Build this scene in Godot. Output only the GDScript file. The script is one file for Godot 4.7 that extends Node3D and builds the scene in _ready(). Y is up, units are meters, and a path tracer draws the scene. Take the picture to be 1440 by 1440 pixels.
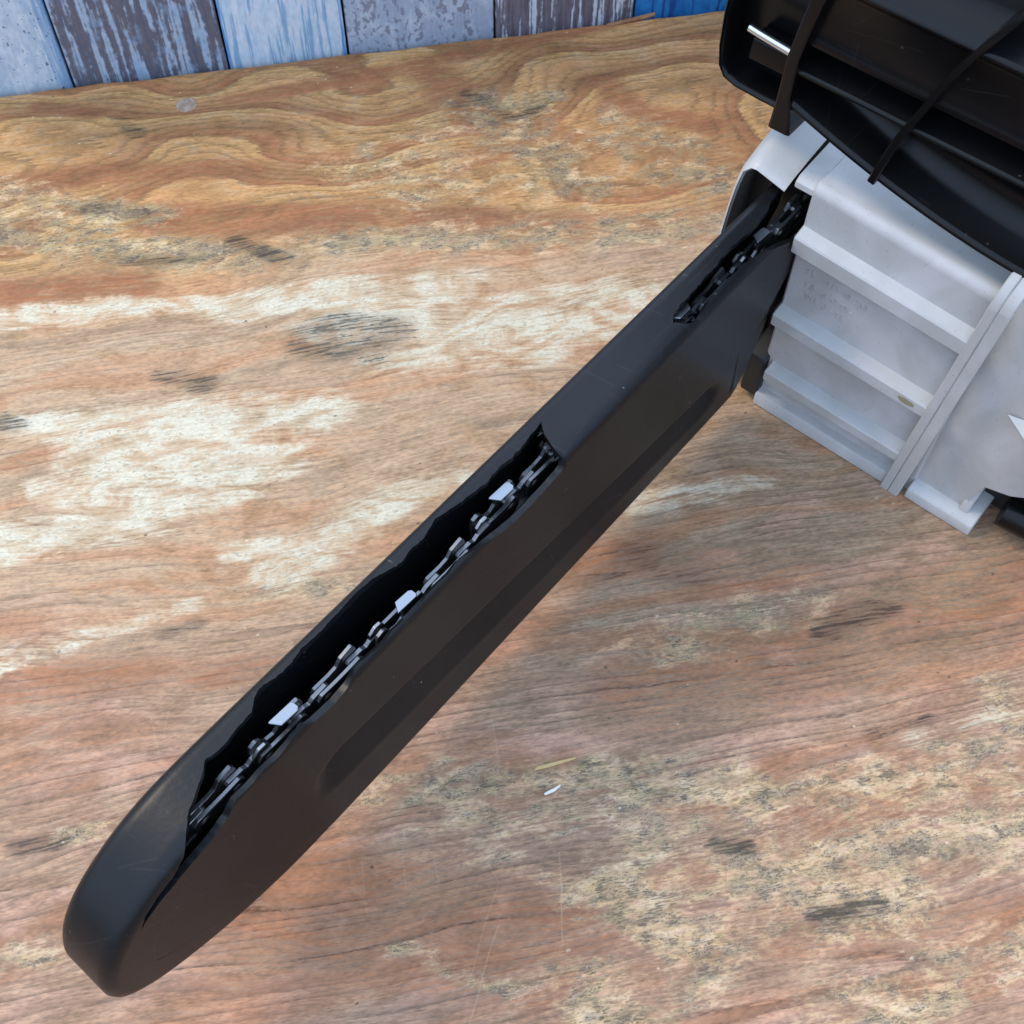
extends Node3D

# All shapes are written in chain units (1 unit = 1.35 mm): saw axes are x along the guide bar towards the saw body, y up, z to the operator's left hand side of the picture's right.
const S := 0.00135
const SAW_TURN := 0.68611
const SAW_AT := Vector3(78.313, 0, -264.0)
const R_EDGE := 3.5

var M := {}
var taken := {}
var straight: Callable


func _ready() -> void:
	# camera
	var cam := Camera3D.new()
	cam.name = "camera"
	add_child(cam)
	cam.transform = Transform3D(Basis(Vector3(0.99994, 0.005751, -0.009303), Vector3(-0.010937, 0.525806, -0.850534), Vector3(0, 0.850585, 0.525837)).orthonormalized(), Vector3(0, 338.4, 0) * S)
	cam.fov = 45.33
	cam.near = 0.02
	cam.far = 20.0
	cam.current = true
	# daylight: a pale overcast sky with a broad soft sun
	var env := Environment.new()
	var sky_mat := ProceduralSkyMaterial.new()
	sky_mat.sky_top_color = Color(0.78, 0.87, 1.0)
	sky_mat.sky_horizon_color = Color(0.45, 0.46, 0.48)
	sky_mat.sky_curve = 0.2
	sky_mat.sky_energy_multiplier = 1.55
	sky_mat.ground_bottom_color = Color(0.28, 0.25, 0.22)
	sky_mat.ground_horizon_color = Color(0.45, 0.43, 0.41)
	var sky := Sky.new()
	sky.sky_material = sky_mat
	env.background_mode = Environment.BG_SKY
	env.sky = sky
	env.tonemap_mode = Environment.TONE_MAPPER_LINEAR
	env.tonemap_exposure = 0.92
	env.sdfgi_enabled = true
	env.ssao_enabled = true
	env.ssil_enabled = true
	var we := WorldEnvironment.new()
	we.name = "world_environment"
	we.environment = env
	add_child(we)
	var sun := DirectionalLight3D.new()
	sun.name = "sun"
	sun.light_energy = 0.62
	sun.light_color = Color(1.0, 0.93, 0.84)
	sun.light_angular_distance = 15.0
	sun.shadow_enabled = true
	add_child(sun)
	sun.look_at_from_position(Vector3(-0.8, 0.95, -0.3), Vector3.ZERO, Vector3.UP)

	make_materials()
	build_table()
	build_wall()
	build_saw()
	build_bar_cover()
	build_bits()


# ---------------------------------------------------------------- helpers
func numbered(called: String) -> String:
	var n: int = taken.get(called, 0)
	taken[called] = n + 1
	return called if n == 0 else "%s_%03d" % [called, n]


func thing(called: String, label: String, category: String, xf: Transform3D, group := "") -> Node3D:
	var o := Node3D.new()
	o.name = numbered(called)
	add_child(o)
	o.transform = xf
	o.set_meta("label", label)
	o.set_meta("category", category)
	if group:
		o.set_meta("group", group)
	return o


func part(called: String, mesh: Mesh, mat: Material, parent: Node3D, at := Vector3.ZERO) -> MeshInstance3D:
	var o := MeshInstance3D.new()
	o.name = called
	o.mesh = mesh
	o.material_override = mat
	o.position = at * S
	parent.add_child(o, true)
	return o


func saw_frame(shift := Vector3.ZERO) -> Transform3D:
	var x := Vector3(sin(SAW_TURN), 0, -cos(SAW_TURN))
	var z := Vector3(cos(SAW_TURN), 0, sin(SAW_TURN))
	return Transform3D(Basis(x, Vector3.UP, z), (SAW_AT + x * shift.x + Vector3.UP * shift.y + z * shift.z) * S)


func new_st() -> SurfaceTool:
	var st := SurfaceTool.new()
	st.begin(Mesh.PRIMITIVE_TRIANGLES)
	return st


# a triangle with its own normals, wound so that it faces along them
func tri_n(st: SurfaceTool, a: Vector3, b: Vector3, c: Vector3, na: Vector3, nb: Vector3, nc: Vector3) -> void:
	if (a - c).cross(a - b).dot(na + nb + nc) < 0.0:
		var t := b
		b = c
		c = t
		t = nb
		nb = nc
		nc = t
	st.set_normal(na)
	st.add_vertex(a * S)
	st.set_normal(nb)
	st.add_vertex(b * S)
	st.set_normal(nc)
	st.add_vertex(c * S)


func quad_n(st: SurfaceTool, a: Vector3, b: Vector3, c: Vector3, d: Vector3, na: Vector3, nb: Vector3, nc: Vector3, nd: Vector3) -> void:
	tri_n(st, a, b, c, na, nb, nc)
	tri_n(st, a, c, d, na, nc, nd)


# a polygon in x-y swept along z; corners sharper than 50 degrees stay sharp, both ends get a small chamfer; shape(p) bends the result
func prism(st: SurfaceTool, poly: PackedVector2Array, z0: float, z1: float, shape: Callable = straight, chamfer := 0.0, steps := 1) -> void:
	if Geometry2D.is_polygon_clockwise(poly):
		poly.reverse()
	var n := poly.size()
	var inner := poly.duplicate()
	var np := []
	for i in n:
		var e0: Vector2 = (poly[i] - poly[(i + n - 1) % n]).normalized()
		var e1: Vector2 = (poly[(i + 1) % n] - poly[i]).normalized()
		var n0 := Vector2(e0.y, -e0.x)
		var n1 := Vector2(e1.y, -e1.x)
		if n0.dot(n1) > 0.84:
			var m := (n0 + n1).normalized()
			np.append([m, m])
		else:
			np.append([n0, n1])
		if chamfer > 0.0:
			var k := (n0 + n1)
			inner[i] = poly[i] - k / maxf(0.5, 1.0 + n0.dot(n1)) * chamfer
	var at := func(p: Vector2, z: float) -> Vector3:
		var v := Vector3(p.x, p.y, z)
		return shape.call(v) if shape.is_valid() else v
	var nrm := func(p: Vector2, z: float, d: Vector3) -> Vector3:
		if not shape.is_valid():
			return d
		var v := Vector3(p.x, p.y, z)
		var moved: Vector3 = shape.call(v + d * 0.05) - shape.call(v)
		return moved.normalized()
	for i in n:
		var j := (i + 1) % n
		var a2: Vector2 = np[i][1]
		var b2: Vector2 = np[j][0]
		var na := Vector3(a2.x, a2.y, 0)
		var nb := Vector3(b2.x, b2.y, 0)
		for k in steps:
			var za := lerpf(z0 + chamfer, z1 - chamfer, float(k) / steps)
			var zb := lerpf(z0 + chamfer, z1 - chamfer, float(k + 1) / steps)
			quad_n(st, at.call(poly[i], za), at.call(poly[j], za), at.call(poly[j], zb), at.call(poly[i], zb), nrm.call(poly[i], za, na), nrm.call(poly[j], za, nb), nrm.call(poly[j], zb, nb), nrm.call(poly[i], zb, na))
		if chamfer > 0.0:
			for e in 2:
				var zs: float = z0 if e == 0 else z1
				var zi: float = z0 + chamfer if e == 0 else z1 - chamfer
				var nz := Vector3(0, 0, -1 if e == 0 else 1)
				var ca := (na + nz).normalized()
				var cb := (nb + nz).normalized()
				quad_n(st, at.call(poly[i], zi), at.call(poly[j], zi), at.call(inner[j], zs), at.call(inner[i], zs), nrm.call(poly[i], zi, ca), nrm.call(poly[j], zi, cb), nrm.call(poly[j], zi, cb), nrm.call(poly[i], zi, ca))
	var idx := Geometry2D.triangulate_polygon(inner)
	for e in 2:
		var z: float = z0 if e == 0 else z1
		var nz := Vector3(0, 0, -1 if e == 0 else 1)
		for k in range(0, idx.size(), 3):
			var nf: Vector3 = nrm.call(inner[idx[k]], z, nz)
			tri_n(st, at.call(inner[idx[k]], z), at.call(inner[idx[k + 1]], z), at.call(inner[idx[k + 2]], z), nf, nf, nf)


func v2(list: Array) -> PackedVector2Array:
	var p := PackedVector2Array()
	for k in range(0, list.size(), 2):
		p.append(Vector2(list[k], list[k + 1]))
	return p


# rounds the corners of a polygon
func rounded(poly: PackedVector2Array, r: float, n := 4) -> PackedVector2Array:
	var out := PackedVector2Array()
	var c := poly.size()
	for i in c:
		var p := poly[i]
		var a := poly[(i + c - 1) % c] - p
		var b := poly[(i + 1) % c] - p
		var ang := absf(a.angle_to(b))
		var t := minf(r / tan(ang * 0.5), minf(a.length(), b.length()) * 0.48)
		var s := p + a.normalized() * t
		var e := p + b.normalized() * t
		for k in n + 1:
			var f := float(k) / n
			out.append(s.lerp(p, f).lerp(p.lerp(e, f), f))
	return out


func prism_mesh(poly: PackedVector2Array, z0: float, z1: float, chamfer := 0.3, shape: Callable = straight, steps := 1) -> ArrayMesh:
	var st := new_st()
	prism(st, poly, z0, z1, shape, chamfer, steps)
	return st.commit()


# a round bar from a to b
func tube(st: SurfaceTool, pts: Array, r: float, sides := 14) -> void:
	var rings := []
	for i in pts.size():
		var d: Vector3 = (pts[mini(i + 1, pts.size() - 1)] - pts[maxi(i - 1, 0)]).normalized()
		var u := d.cross(Vector3(0.3, 1, 0.2)).normalized()
		var w := d.cross(u)
		var ring := []
		for k in sides:
			var t := TAU * k / sides
			ring.append(u * cos(t) + w * sin(t))
		rings.append(ring)
	for i in pts.size() - 1:
		for k in sides:
			var l := (k + 1) % sides
			var a: Vector3 = rings[i][k]
			var b: Vector3 = rings[i][l]
			var c: Vector3 = rings[i + 1][l]
			var d: Vector3 = rings[i + 1][k]
			quad_n(st, pts[i] + a * r, pts[i] + b * r, pts[i + 1] + c * r, pts[i + 1] + d * r, a, b, c, d)
	for e in [0, pts.size() - 1]:
		var nn: Vector3 = (pts[0] - pts[1]).normalized() if e == 0 else (pts[-1] - pts[-2]).normalized()
		for k in sides:
			tri_n(st, pts[e], pts[e] + rings[e][k] * r, pts[e] + rings[e][(k + 1) % sides] * r, nn, nn, nn)


# a grid of points, smooth
func sheet(st: SurfaceTool, rows: Array, hint: Callable) -> void:
	for i in rows.size() - 1:
		for j in rows[i].size() - 1:
			var a: Vector3 = rows[i][j]
			var b: Vector3 = rows[i][j + 1]
			var c: Vector3 = rows[i + 1][j + 1]
			var d: Vector3 = rows[i + 1][j]
			facing(st, a, b, c, hint.call(a))
			facing(st, a, c, d, hint.call(a))


func facing(st: SurfaceTool, a: Vector3, b: Vector3, c: Vector3, out: Vector3) -> void:
	if (a - c).cross(a - b).dot(out) < 0.0:
		var t := b
		b = c
		c = t
	st.add_vertex(a * S)
	st.add_vertex(b * S)
	st.add_vertex(c * S)


func noise(seed_value: int, freq: float, octaves := 3, gain := 0.5) -> FastNoiseLite:
	var f := FastNoiseLite.new()
	f.seed = seed_value
	f.noise_type = FastNoiseLite.TYPE_SIMPLEX_SMOOTH
	f.frequency = freq
	f.fractal_type = FastNoiseLite.FRACTAL_FBM
	f.fractal_octaves = octaves
	f.fractal_gain = gain
	return f


func tex(im: Image) -> ImageTexture:
	return ImageTexture.create_from_image(im)


func ss(a: float, b: float, x: float) -> float:
	var t := clampf((x - a) / (b - a), 0.0, 1.0)
	return t * t * (3.0 - 2.0 * t)


# ---------------------------------------------------------------- materials
func plain(color: Color, rough: float, metal := 0.0) -> StandardMaterial3D:
	var m := StandardMaterial3D.new()
	m.albedo_color = color.linear_to_srgb()
	m.roughness = rough
	m.metallic = metal
	return m


# a square texture: base colour with cloudy wear, dirt specks and hair scratches
func worn_texture(size: int, base: Color, cloud: Color, cloud_amount: float, speck: Color, specks: int, speck_most: int, scratch: Color, scratches: int, seed_value: int) -> ImageTexture:
	var im := Image.create(size, size, false, Image.FORMAT_RGB8)
	var n1 := noise(seed_value, 2.2 / size, 4)
	var data := PackedByteArray()
	data.resize(size * size * 3)
	var at := 0
	for y in size:
		for x in size:
			var fx := TAU * x / size
			var fy := TAU * y / size
			var k := n1.get_noise_3d(cos(fx) * size * 0.22 + cos(fy) * size * 0.12, sin(fx) * size * 0.22, sin(fy) * size * 0.2)
			var c := base.lerp(cloud, clampf(0.5 + k * 1.6, 0.0, 1.0) * cloud_amount)
			data[at] = int(c.r * 255.0)
			data[at + 1] = int(c.g * 255.0)
			data[at + 2] = int(c.b * 255.0)
			at += 3
	im.set_data(size, size, false, Image.FORMAT_RGB8, data)
	var rng := RandomNumberGenerator.new()
	rng.seed = seed_value
	for i in specks:
		var px := rng.randi_range(4, size - 8)
		var py := rng.randi_range(4, size - 8)
		var r := rng.randi_range(1, speck_most)
		var a := rng.randf_range(0.25, 0.9)
		for dy in r:
			for dx in r:
				if rng.randf() < 0.8:
					im.set_pixel(px + dx, py + dy, im.get_pixel(px + dx, py + dy).lerp(speck, a))
	for i in scratches:
		var p := Vector2(rng.randf() * size, rng.randf() * size)
		var d := Vector2.from_angle(rng.randf_range(-0.5, 0.5) + (0.0 if rng.randf() < 0.7 else 1.2))
		var a := rng.randf_range(0.08, 0.4)
		for k in rng.randi_range(8, 70):
			p += d
			var q := Vector2i(posmod(int(p.x), size), posmod(int(p.y), size))
			im.set_pixel(q.x, q.y, im.get_pixel(q.x, q.y).lerp(scratch, a))
	return tex(im)


func triplanar(m: StandardMaterial3D, t: Texture2D, tile: float) -> void:
	m.albedo_color = Color.WHITE
	m.albedo_texture = t
	m.uv1_triplanar = true
	m.uv1_scale = Vector3.ONE / tile


func grain_height(seed_value: int, freq: float) -> NoiseTexture2D:
	var t := NoiseTexture2D.new()
	t.width = 512
	t.height = 512
	t.seamless = true
	t.noise = noise(seed_value, freq, 3)
	return t


func make_materials() -> void:
	var cover := plain(Color(0.012, 0.012, 0.013), 0.37)
	triplanar(cover, worn_texture(512, Color(0.06, 0.064, 0.075), Color(0.09, 0.092, 0.098), 0.7, Color(0.6, 0.6, 0.57), 60, 2, Color(0.32, 0.32, 0.33), 150, 11), 0.16)
	cover.heightmap_enabled = true
	cover.heightmap_texture = grain_height(5, 0.12)
	cover.heightmap_scale = 0.004
	cover.metallic_specular = 0.37
	M.cover = cover
	M.cover_inside = plain(Color(0.006, 0.006, 0.006), 0.6)
	var guard := plain(Color(0.01, 0.01, 0.011), 0.24)
	triplanar(guard, worn_texture(256, Color(0.05, 0.05, 0.055), Color(0.07, 0.068, 0.07), 0.6, Color(0.5, 0.5, 0.5), 10, 2, Color(0.22, 0.22, 0.24), 20, 12), 0.11)
	guard.metallic_specular = 0.33
	M.guard = guard
	var white := plain(Color(0.5, 0.53, 0.58), 0.42)
	triplanar(white, worn_texture(512, Color(0.735, 0.735, 0.735), Color(0.655, 0.655, 0.645), 0.8, Color(0.36, 0.34, 0.31), 330, 2, Color(0.5, 0.5, 0.5), 26, 13), 0.09)
	white.heightmap_enabled = true
	white.heightmap_texture = grain_height(6, 0.2)
	white.heightmap_scale = 0.003
	M.white = white
	M.dark = plain(Color(0.012, 0.013, 0.014), 0.5)
	M.steel = plain(Color(0.08, 0.08, 0.08), 0.42, 0.9)
	M.links = plain(Color(0.2, 0.2, 0.205), 0.33, 0.95)
	M.bright = plain(Color(0.3, 0.32, 0.35), 0.32, 1.0)
	M.chrome = plain(Color(0.62, 0.64, 0.67), 0.24, 1.0)
	M.rivet = plain(Color(0.3, 0.29, 0.29), 0.3, 1.0)
	M.fleck = plain(Color(0.62, 0.58, 0.5), 0.8)
	M.stain = plain(Color(0.2, 0.17, 0.06), 0.6)


# ---------------------------------------------------------------- table
const TU := -150.0
const TV := -442.0
const TW := 420.0
const TPX := 2048
const MASK_PX := 256

# worn places on the wood: u and v of both ends of a smear, its half width and its strength
func wood_marks() -> Dictionary:
	return {
		"paint": [[-124, -318, -86, -317, 4.1, 1.0], [-86, -316, -56, -313, 2.7, 0.8], [-41, -309, 2, -310, 5.1, 1.0], [-8, -306, 38, -303, 6.1, 0.8], [-1, -295, 49, -279, 9.8, 0.8], [13, -276, 63, -270, 5.7, 0.7], [52, -295, 79, -294, 2.6, 0.8], [70, -278, 108, -281, 8.1, 0.8], [97, -291, 114, -284, 5.3, 0.8], [-122, -270, -94, -267, 3.3, 1.0], [-92, -264, -20, -257, 6.6, 1.0], [-80, -250, -45, -243, 10.4, 1.0], [-108, -241, -76, -232, 3.9, 0.7], [-121, -223, -76, -225, 5.4, 1.0], [-76, -227, -46, -229, 3.9, 0.7], [-48, -207, -25, -205, 2.6, 0.9], [-33, -197, 5, -217, 4.8, 0.9], [5, -217, 25, -222, 2.7, 0.8], [-120, -180, -103, -184, 2.9, 0.7], [-103, -184, -62, -190, 1.5, 0.7], [82, -201, 121, -201, 3.2, 0.6], [143, -108, 176, -109, 2.1, 0.3]],
		"bare": [[18, -108, 167, -86, 12.0, 0.5], [54, -85, 163, -79, 13.4, 0.5], [33, -55, 84, -66, 10.6, 0.5], [96, -40, 149, -46, 6.8, 0.6], [-36, -123, 32, -116, 4.2, 0.5], [3, -118, 60, -112, 4.6, 0.8], [59, -107, 91, -102, 4.5, 1.0], [90, -98, 161, -93, 3.6, 0.8], [88, -78, 116, -65, 7.4, 1.0], [45, -83, 60, -63, 4.8, 1.0], [32, -53, 44, -46, 4.4, 0.9], [113, -79, 162, -76, 6.1, 0.9], [106, -37, 126, -38, 2.7, 0.9], [172, -119, 173, -101, 3.0, 0.7], [-101, -124, -93, -124, 1.8, 1.0], [-125, -379, -91, -362, 9.6, 0.7], [21, -372, 36, -357, 13.3, 0.5], [46, -384, 89, -344, 13.4, 0.4], [114, -376, 146, -341, 11.8, 0.4], [-117, -93, -106, -94, 3.7, 0.5], [-14, -77, 13, -61, 1.8, 0.5]],
		"grime": [[-93, -370, -69, -361, 4.6, 1.0], [-125, -360, -34, -332, 5.8, 0.9], [68, -397, 88, -362, 9.0, 0.8], [82, -365, 95, -346, 7.0, 0.9], [42, -328, 141, -316, 7.2, 0.8], [124, -370, 148, -341, 9.4, 0.7], [-12, -334, 48, -330, 5.8, 0.8], [77, -151, 121, -155, 7.1, 0.6], [82, -86, 90, -70, 3.4, 0.9], [150, -103, 169, -101, 2.9, 0.9], [-49, -192, -16, -189, 2.5, 0.6], [4, -121, 55, -108, 5.4, 0.7], [66, -95, 142, -73, 4.6, 0.7], [58, -54, 74, -58, 3.1, 0.9], [86, -64, 104, -58, 1.8, 0.7], [67, -376, 89, -398, 5.0, 0.8]],
		"char": [[-6, -289, 5, -284, 7.8, 1.0], [-71, -182, -62, -183, 1.5, 1.0], [-113, -123, -104, -123, 1.6, 1.0], [129, -146, 147, -150, 2.8, 0.8], [98, -65, 115, -64, 1.3, 0.8], [-91, -368, -75, -362, 2.7, 0.8], [77, -88, 84, -86, 1.2, 0.9], [130, -111, 147, -112, 1.3, 0.6], [-67, -283, -55, -276, 2.8, 0.7], [-38, -341, -16, -325, 1.8, 0.8], [-86, -340, -47, -334, 1.5, 0.8], [-122, -273, -118, -269, 2.1, 0.8], [-80, -416, -73, -407, 1.7, 0.6], [80, -192, 88, -169, 5.0, 0.3], [54, -400, 69, -401, 1.3, 0.7], [61, -407, 76, -389, 1.2, 0.6], [66, -385, 88, -393, 1.2, 0.7]],
		"red": [[-115, -254, -76, -249, 4.1, 0.3], [-126, -386, -71, -385, 5.6, 0.9], [-67, -359, 1, -344, 6.0, 1.0], [36, -340, 86, -328, 5.1, 0.9], [49, -423, 69, -384, 6.0, 0.9], [69, -384, 93, -373, 4.1, 0.8], [118, -406, 122, -387, 3.4, 0.8], [120, -388, 151, -371, 4.1, 0.9], [-124, -331, -78, -326, 4.9, 0.9], [79, -136, 193, -147, 12.6, 0.8], [-42, -94, 23, -73, 13.0, 0.9], [-120, -173, -78, -170, 5.1, 0.7], [59, -180, 77, -182, 5.6, 0.7], [90, -174, 120, -168, 7.4, 0.5], [-61, -165, -32, -164, 3.7, 0.6], [67, -61, 154, -56, 3.5, 0.6], [-110, -430, -90, -422, 2.6, 0.8], [-33, -420, 22, -425, 2.7, 0.9], [22, -425, 129, -441, 3.2, 0.9], [42, -360, 91, -380, 3.2, 0.6], [-60, -383, -11, -378, 4.0, 0.6]],
	}


func wood_masks() -> Array:
	var marks := wood_marks()
	var planes := {}
	for kind in marks:
		var plane := PackedFloat32Array()
		plane.resize(MASK_PX * MASK_PX)
		var cell := TW / MASK_PX
		for s in marks[kind]:
			var a := Vector2(s[0], s[1])
			var b := Vector2(s[2], s[3])
			var hw: float = s[4] + 0.6
			var pad := hw * 2.6 + 3.0
			for y in range(maxi(0, int((minf(a.y, b.y) - pad - TV) / cell)), mini(MASK_PX, int((maxf(a.y, b.y) + pad - TV) / cell) + 1)):
				for x in range(maxi(0, int((minf(a.x, b.x) - pad - TU) / cell)), mini(MASK_PX, int((maxf(a.x, b.x) + pad - TU) / cell) + 1)):
					var p := Vector2(TU + (x + 0.5) * cell, TV + (y + 0.5) * cell)
					var q := Geometry2D.get_closest_point_to_segment(p, a, b)
					var d := Vector2((p.x - q.x) * 0.6, p.y - q.y).length() / hw
					var f: float = s[5] * (1.0 - ss(0.35, 1.9, d))
					if f > plane[y * MASK_PX + x]:
						plane[y * MASK_PX + x] = f
		planes[kind] = plane
	var out := []
	for names in [["paint", "bare", "grime", "char"], ["red", "red", "red", "red"]]:
		var bytes := PackedByteArray()
		bytes.resize(MASK_PX * MASK_PX * 4)
		for i in MASK_PX * MASK_PX:
			for k in 4:
				bytes[i * 4 + k] = int(clampf(planes[names[k]][i], 0.0, 1.0) * 255.0)
		var im := Image.create_from_data(MASK_PX, MASK_PX, false, Image.FORMAT_RGBA8, bytes)
		im.resize(TPX, TPX, Image.INTERPOLATE_CUBIC)
		out.append(im.get_data())
	return out


var wood_a: PackedByteArray
var wood_b: PackedByteArray
var wood_rgb := []
var wood_h := []
const WOOD_CHUNKS := 64


func wood_chunk(chunk: int) -> void:
	var warp := noise(21, 1.0, 2)
	var streaks := noise(22, 1.0, 3, 0.6)
	var fine := noise(23, 1.0, 2, 0.6)
	var patch := noise(24, 1.0, 5, 0.55)
	var blotch := noise(25, 1.0, 4, 0.6)
	var flake := FastNoiseLite.new()
	flake.seed = 26
	flake.noise_type = FastNoiseLite.TYPE_CELLULAR
	flake.frequency = 1.0
	flake.fractal_type = FastNoiseLite.FRACTAL_NONE
	flake.cellular_return_type = FastNoiseLite.RETURN_DISTANCE2_SUB
	flake.cellular_jitter = 1.0
	var rows := TPX / WOOD_CHUNKS
	var rgb := PackedByteArray()
	rgb.resize(rows * TPX * 3)
	var hh := PackedByteArray()
	hh.resize(rows * TPX)
	var tan := Vector3(0.73, 0.63, 0.525)
	var orange := Vector3(0.745, 0.60, 0.43)
	var mauve := Vector3(0.68, 0.56, 0.475)
	var grey_brown := Vector3(0.62, 0.555, 0.475)
	var red := Vector3(0.60, 0.42, 0.31)
	var paint := Vector3(0.815, 0.79, 0.715)
	var bare := Vector3(0.74, 0.66, 0.525)
	var grime := Vector3(0.42, 0.385, 0.33)
	var black := Vector3(0.21, 0.20, 0.185)
	var olive := Vector3(0.60, 0.56, 0.455)
	var grey_stain := Vector3(0.52, 0.50, 0.465)
	var cream := Vector3(0.83, 0.765, 0.645)
	var pink := Vector3(0.73, 0.60, 0.53)
	var at := 0
	var ah := 0
	for yy in rows:
		var y := chunk * rows + yy
		var v := TV + (y + 0.5) * TW / TPX
		var i4 := y * TPX * 4
		for x in TPX:
			var u := TU + (x + 0.5) * TW / TPX
			var w := warp.get_noise_2d(u * 0.0075, v * 0.013)
			var w2 := warp.get_noise_2d(u * 0.02 + 40.0, v * 0.05)
			var st := streaks.get_noise_2d(u * 0.05, v * 0.75 + w * 6.0)
			var fi := fine.get_noise_2d(u * 0.3, v * 2.4)
			var pa := patch.get_noise_2d(u * 0.045, v * 0.12 + w2)
			var bl := blotch.get_noise_2d(u * 0.28, v * 0.5)
			# the wood itself
			var ma := wood_a[i4] / 255.0
			var mbare := wood_a[i4 + 1] / 255.0
			var gm := wood_a[i4 + 2] / 255.0
			var mchar := wood_a[i4 + 3] / 255.0
			var rd := wood_b[i4] / 255.0
			var up := ss(-308.0, -352.0, v + 14.0 * w)
			var low := ss(-225.0, -145.0, v + u * 0.12 + 40.0 * w)
			var c := tan.lerp(orange, up).lerp(mauve, low)
			c = c.lerp(grey_brown, ss(-0.1, 0.5, pa) * 0.4 + 0.6 * ss(-240.0, -200.0, v + 20.0 * w) * ss(-100.0, -150.0, v + 20.0 * w) * ss(20.0, 90.0, u + 60.0 * w))
			c = c.lerp(orange, ss(0.05, 0.5, -pa + 0.2 * w2) * 0.25 * (1.0 - 0.6 * low))
			c = c.lerp(pink, ss(-0.1, 0.45, w2 + 0.4 * pa) * 0.6 * low)
			var ring: float = v * 0.034 + u * 0.002 + 1.2 * w + 0.10 * w2
			var late: float = ring - floorf(ring)
			late = pow(late, 1.7) * (1.0 - ss(0.93, 1.0, late))
			var fine_ring: float = fposmod(ring * 5.0 + 0.35 * st, 1.0)
			var fibre := clampf(0.75 + 0.9 * st + 0.6 * fi, 0.0, 1.3)
			c = c.lerp(red, clampf(late * fibre, 0.0, 1.0) * (0.85 * up + 0.14))
			c *= 1.0 - (0.10 * up + 0.03) * ss(0.5, 1.0, fine_ring) * (1.0 - ss(0.94, 1.0, fine_ring))
			c = c.lerp(red, clampf(ss(0.0, 1.1, rd * 1.05 + pa * 0.3 + st * 0.35 + w2 * 0.3) * fibre * ss(0.0, 0.3, rd), 0.0, 1.0) * lerpf(0.95, 0.55, low))
			# growth lines, each with a strength of its own
			var g: float = v / 4.3 + 0.9 * w + 0.16 * w2 + 0.09 * st + 2.2 * warp.get_noise_1d(v * 0.045)
			var own := fposmod(sin(floorf(g) * 12.9898) * 43758.5453, 1.0)
			var saw: float = g - floorf(g)
			var line := (0.3 * ss(0.3, 0.9, saw) + 0.8 * ss(0.74, 0.93, saw)) * (1.0 - ss(0.95, 1.0, saw)) * (0.35 + 0.85 * own)
			var amount := (1.0 - 0.7 * up) * ss(-0.45, 0.35, pa + 0.1 + 0.35 * low) * clampf(0.62 + fi * 1.1 + st * 0.6, 0.0, 1.1)
			c *= 1.0 - (0.20 + 0.12 * low) * line * amount * ss(-0.35, 0.3, w2 + 0.5 * pa + 0.15 * low)
			var band := warp.get_noise_2d(u * 0.007 + 200.0, v * 0.055 + 0.8 * w)
			c = c.lerp(red, ss(-0.05, 0.6, band + 0.25 * st - 0.2 * pa) * 0.38 * (1.0 - 0.4 * up))
			c = c.lerp(tan, ss(0.0, 0.6, -band + 0.2 * st) * 0.25 * (1.0 - up))
			c *= 1.0 + 0.13 * st + 0.11 * fi + 0.08 * bl + 0.12 * pa + 0.10 * band
			# worn rough places: cream, olive and grey weathering with splits between lifted fibres
			var zone := ss(0.1, 0.85, maxf(mbare, gm * 0.8) * 0.92 + pa * 0.6 + bl * 0.3 + st * 0.15) * ss(0.0, 0.3, maxf(mbare, gm))
			var crack := 0.0
			if zone > 0.02:
				var k1 := blotch.get_noise_2d(u * 0.055 + 70.0, v * 0.12)
				var k2 := blotch.get_noise_2d(u * 0.09 + 170.0, v * 0.17)
				var worn := bare.lerp(cream, ss(0.02, 0.4, -k1 - 0.2 * gm)).lerp(olive, ss(-0.05, 0.35, k1 + 0.35 * gm) * 0.85)
				worn = worn.lerp(grey_stain, ss(0.05, 0.42, k2 + 0.2 * gm) * 0.55).lerp(pink, ss(0.1, 0.4, -k2) * 0.45 * low)
				worn *= 1.0 + 0.25 * bl + 0.14 * st + 0.10 * fi
				c = c.lerp(worn, zone * 0.68)
				var cells := flake.get_noise_2d(u * 0.075 + bl * 0.9 + k1, v * 0.2 + bl * 1.0 + st * 0.3) + 1.0
				crack = (1.0 - ss(0.0, 0.22, cells + 0.3 * fi)) * ss(-0.25, 0.25, k2 + bl * 0.6) * zone
				c = c.lerp(grime * 0.72, crack * 0.42)
				c = c.lerp(cream * 1.05, (1.0 - ss(0.0, 0.16, absf(cells - 0.34))) * zone * 0.35 * ss(0.0, 0.3, -bl + 0.2))
			c = c.lerp(grime * 0.85, ss(0.32, 0.62, bl * 0.75 + 0.35 * st + 0.25 * fi) * (0.1 + 0.3 * zone))
			# paint left in the grain
			var mp := 0.0
			if ma > 0.01:
				c = c.lerp(cream * (1.0 + 0.08 * st), ss(0.0, 1.0, ma + 0.5 * pa + 0.3 * st) * ss(0.0, 0.3, ma) * 0.3)
				mp = ss(0.05, 1.15, ma * 1.0 + pa * 0.6 + bl * 0.16 + st * 0.45 + fi * 0.2) * ss(0.0, 0.3, ma)
				mp *= 0.34 + 0.58 * ss(-0.35, 0.35, pa + 0.4 * bl + 0.4 * st + 0.4 * w2)
				c = c.lerp(paint * (1.0 + 0.10 * bl + 0.08 * st + 0.08 * fi), mp)
				c = c.lerp(grime, ss(0.2, 0.55, bl + 0.4 * st - 0.25 * pa) * mp * 0.5)
			var mc := 0.0
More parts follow.
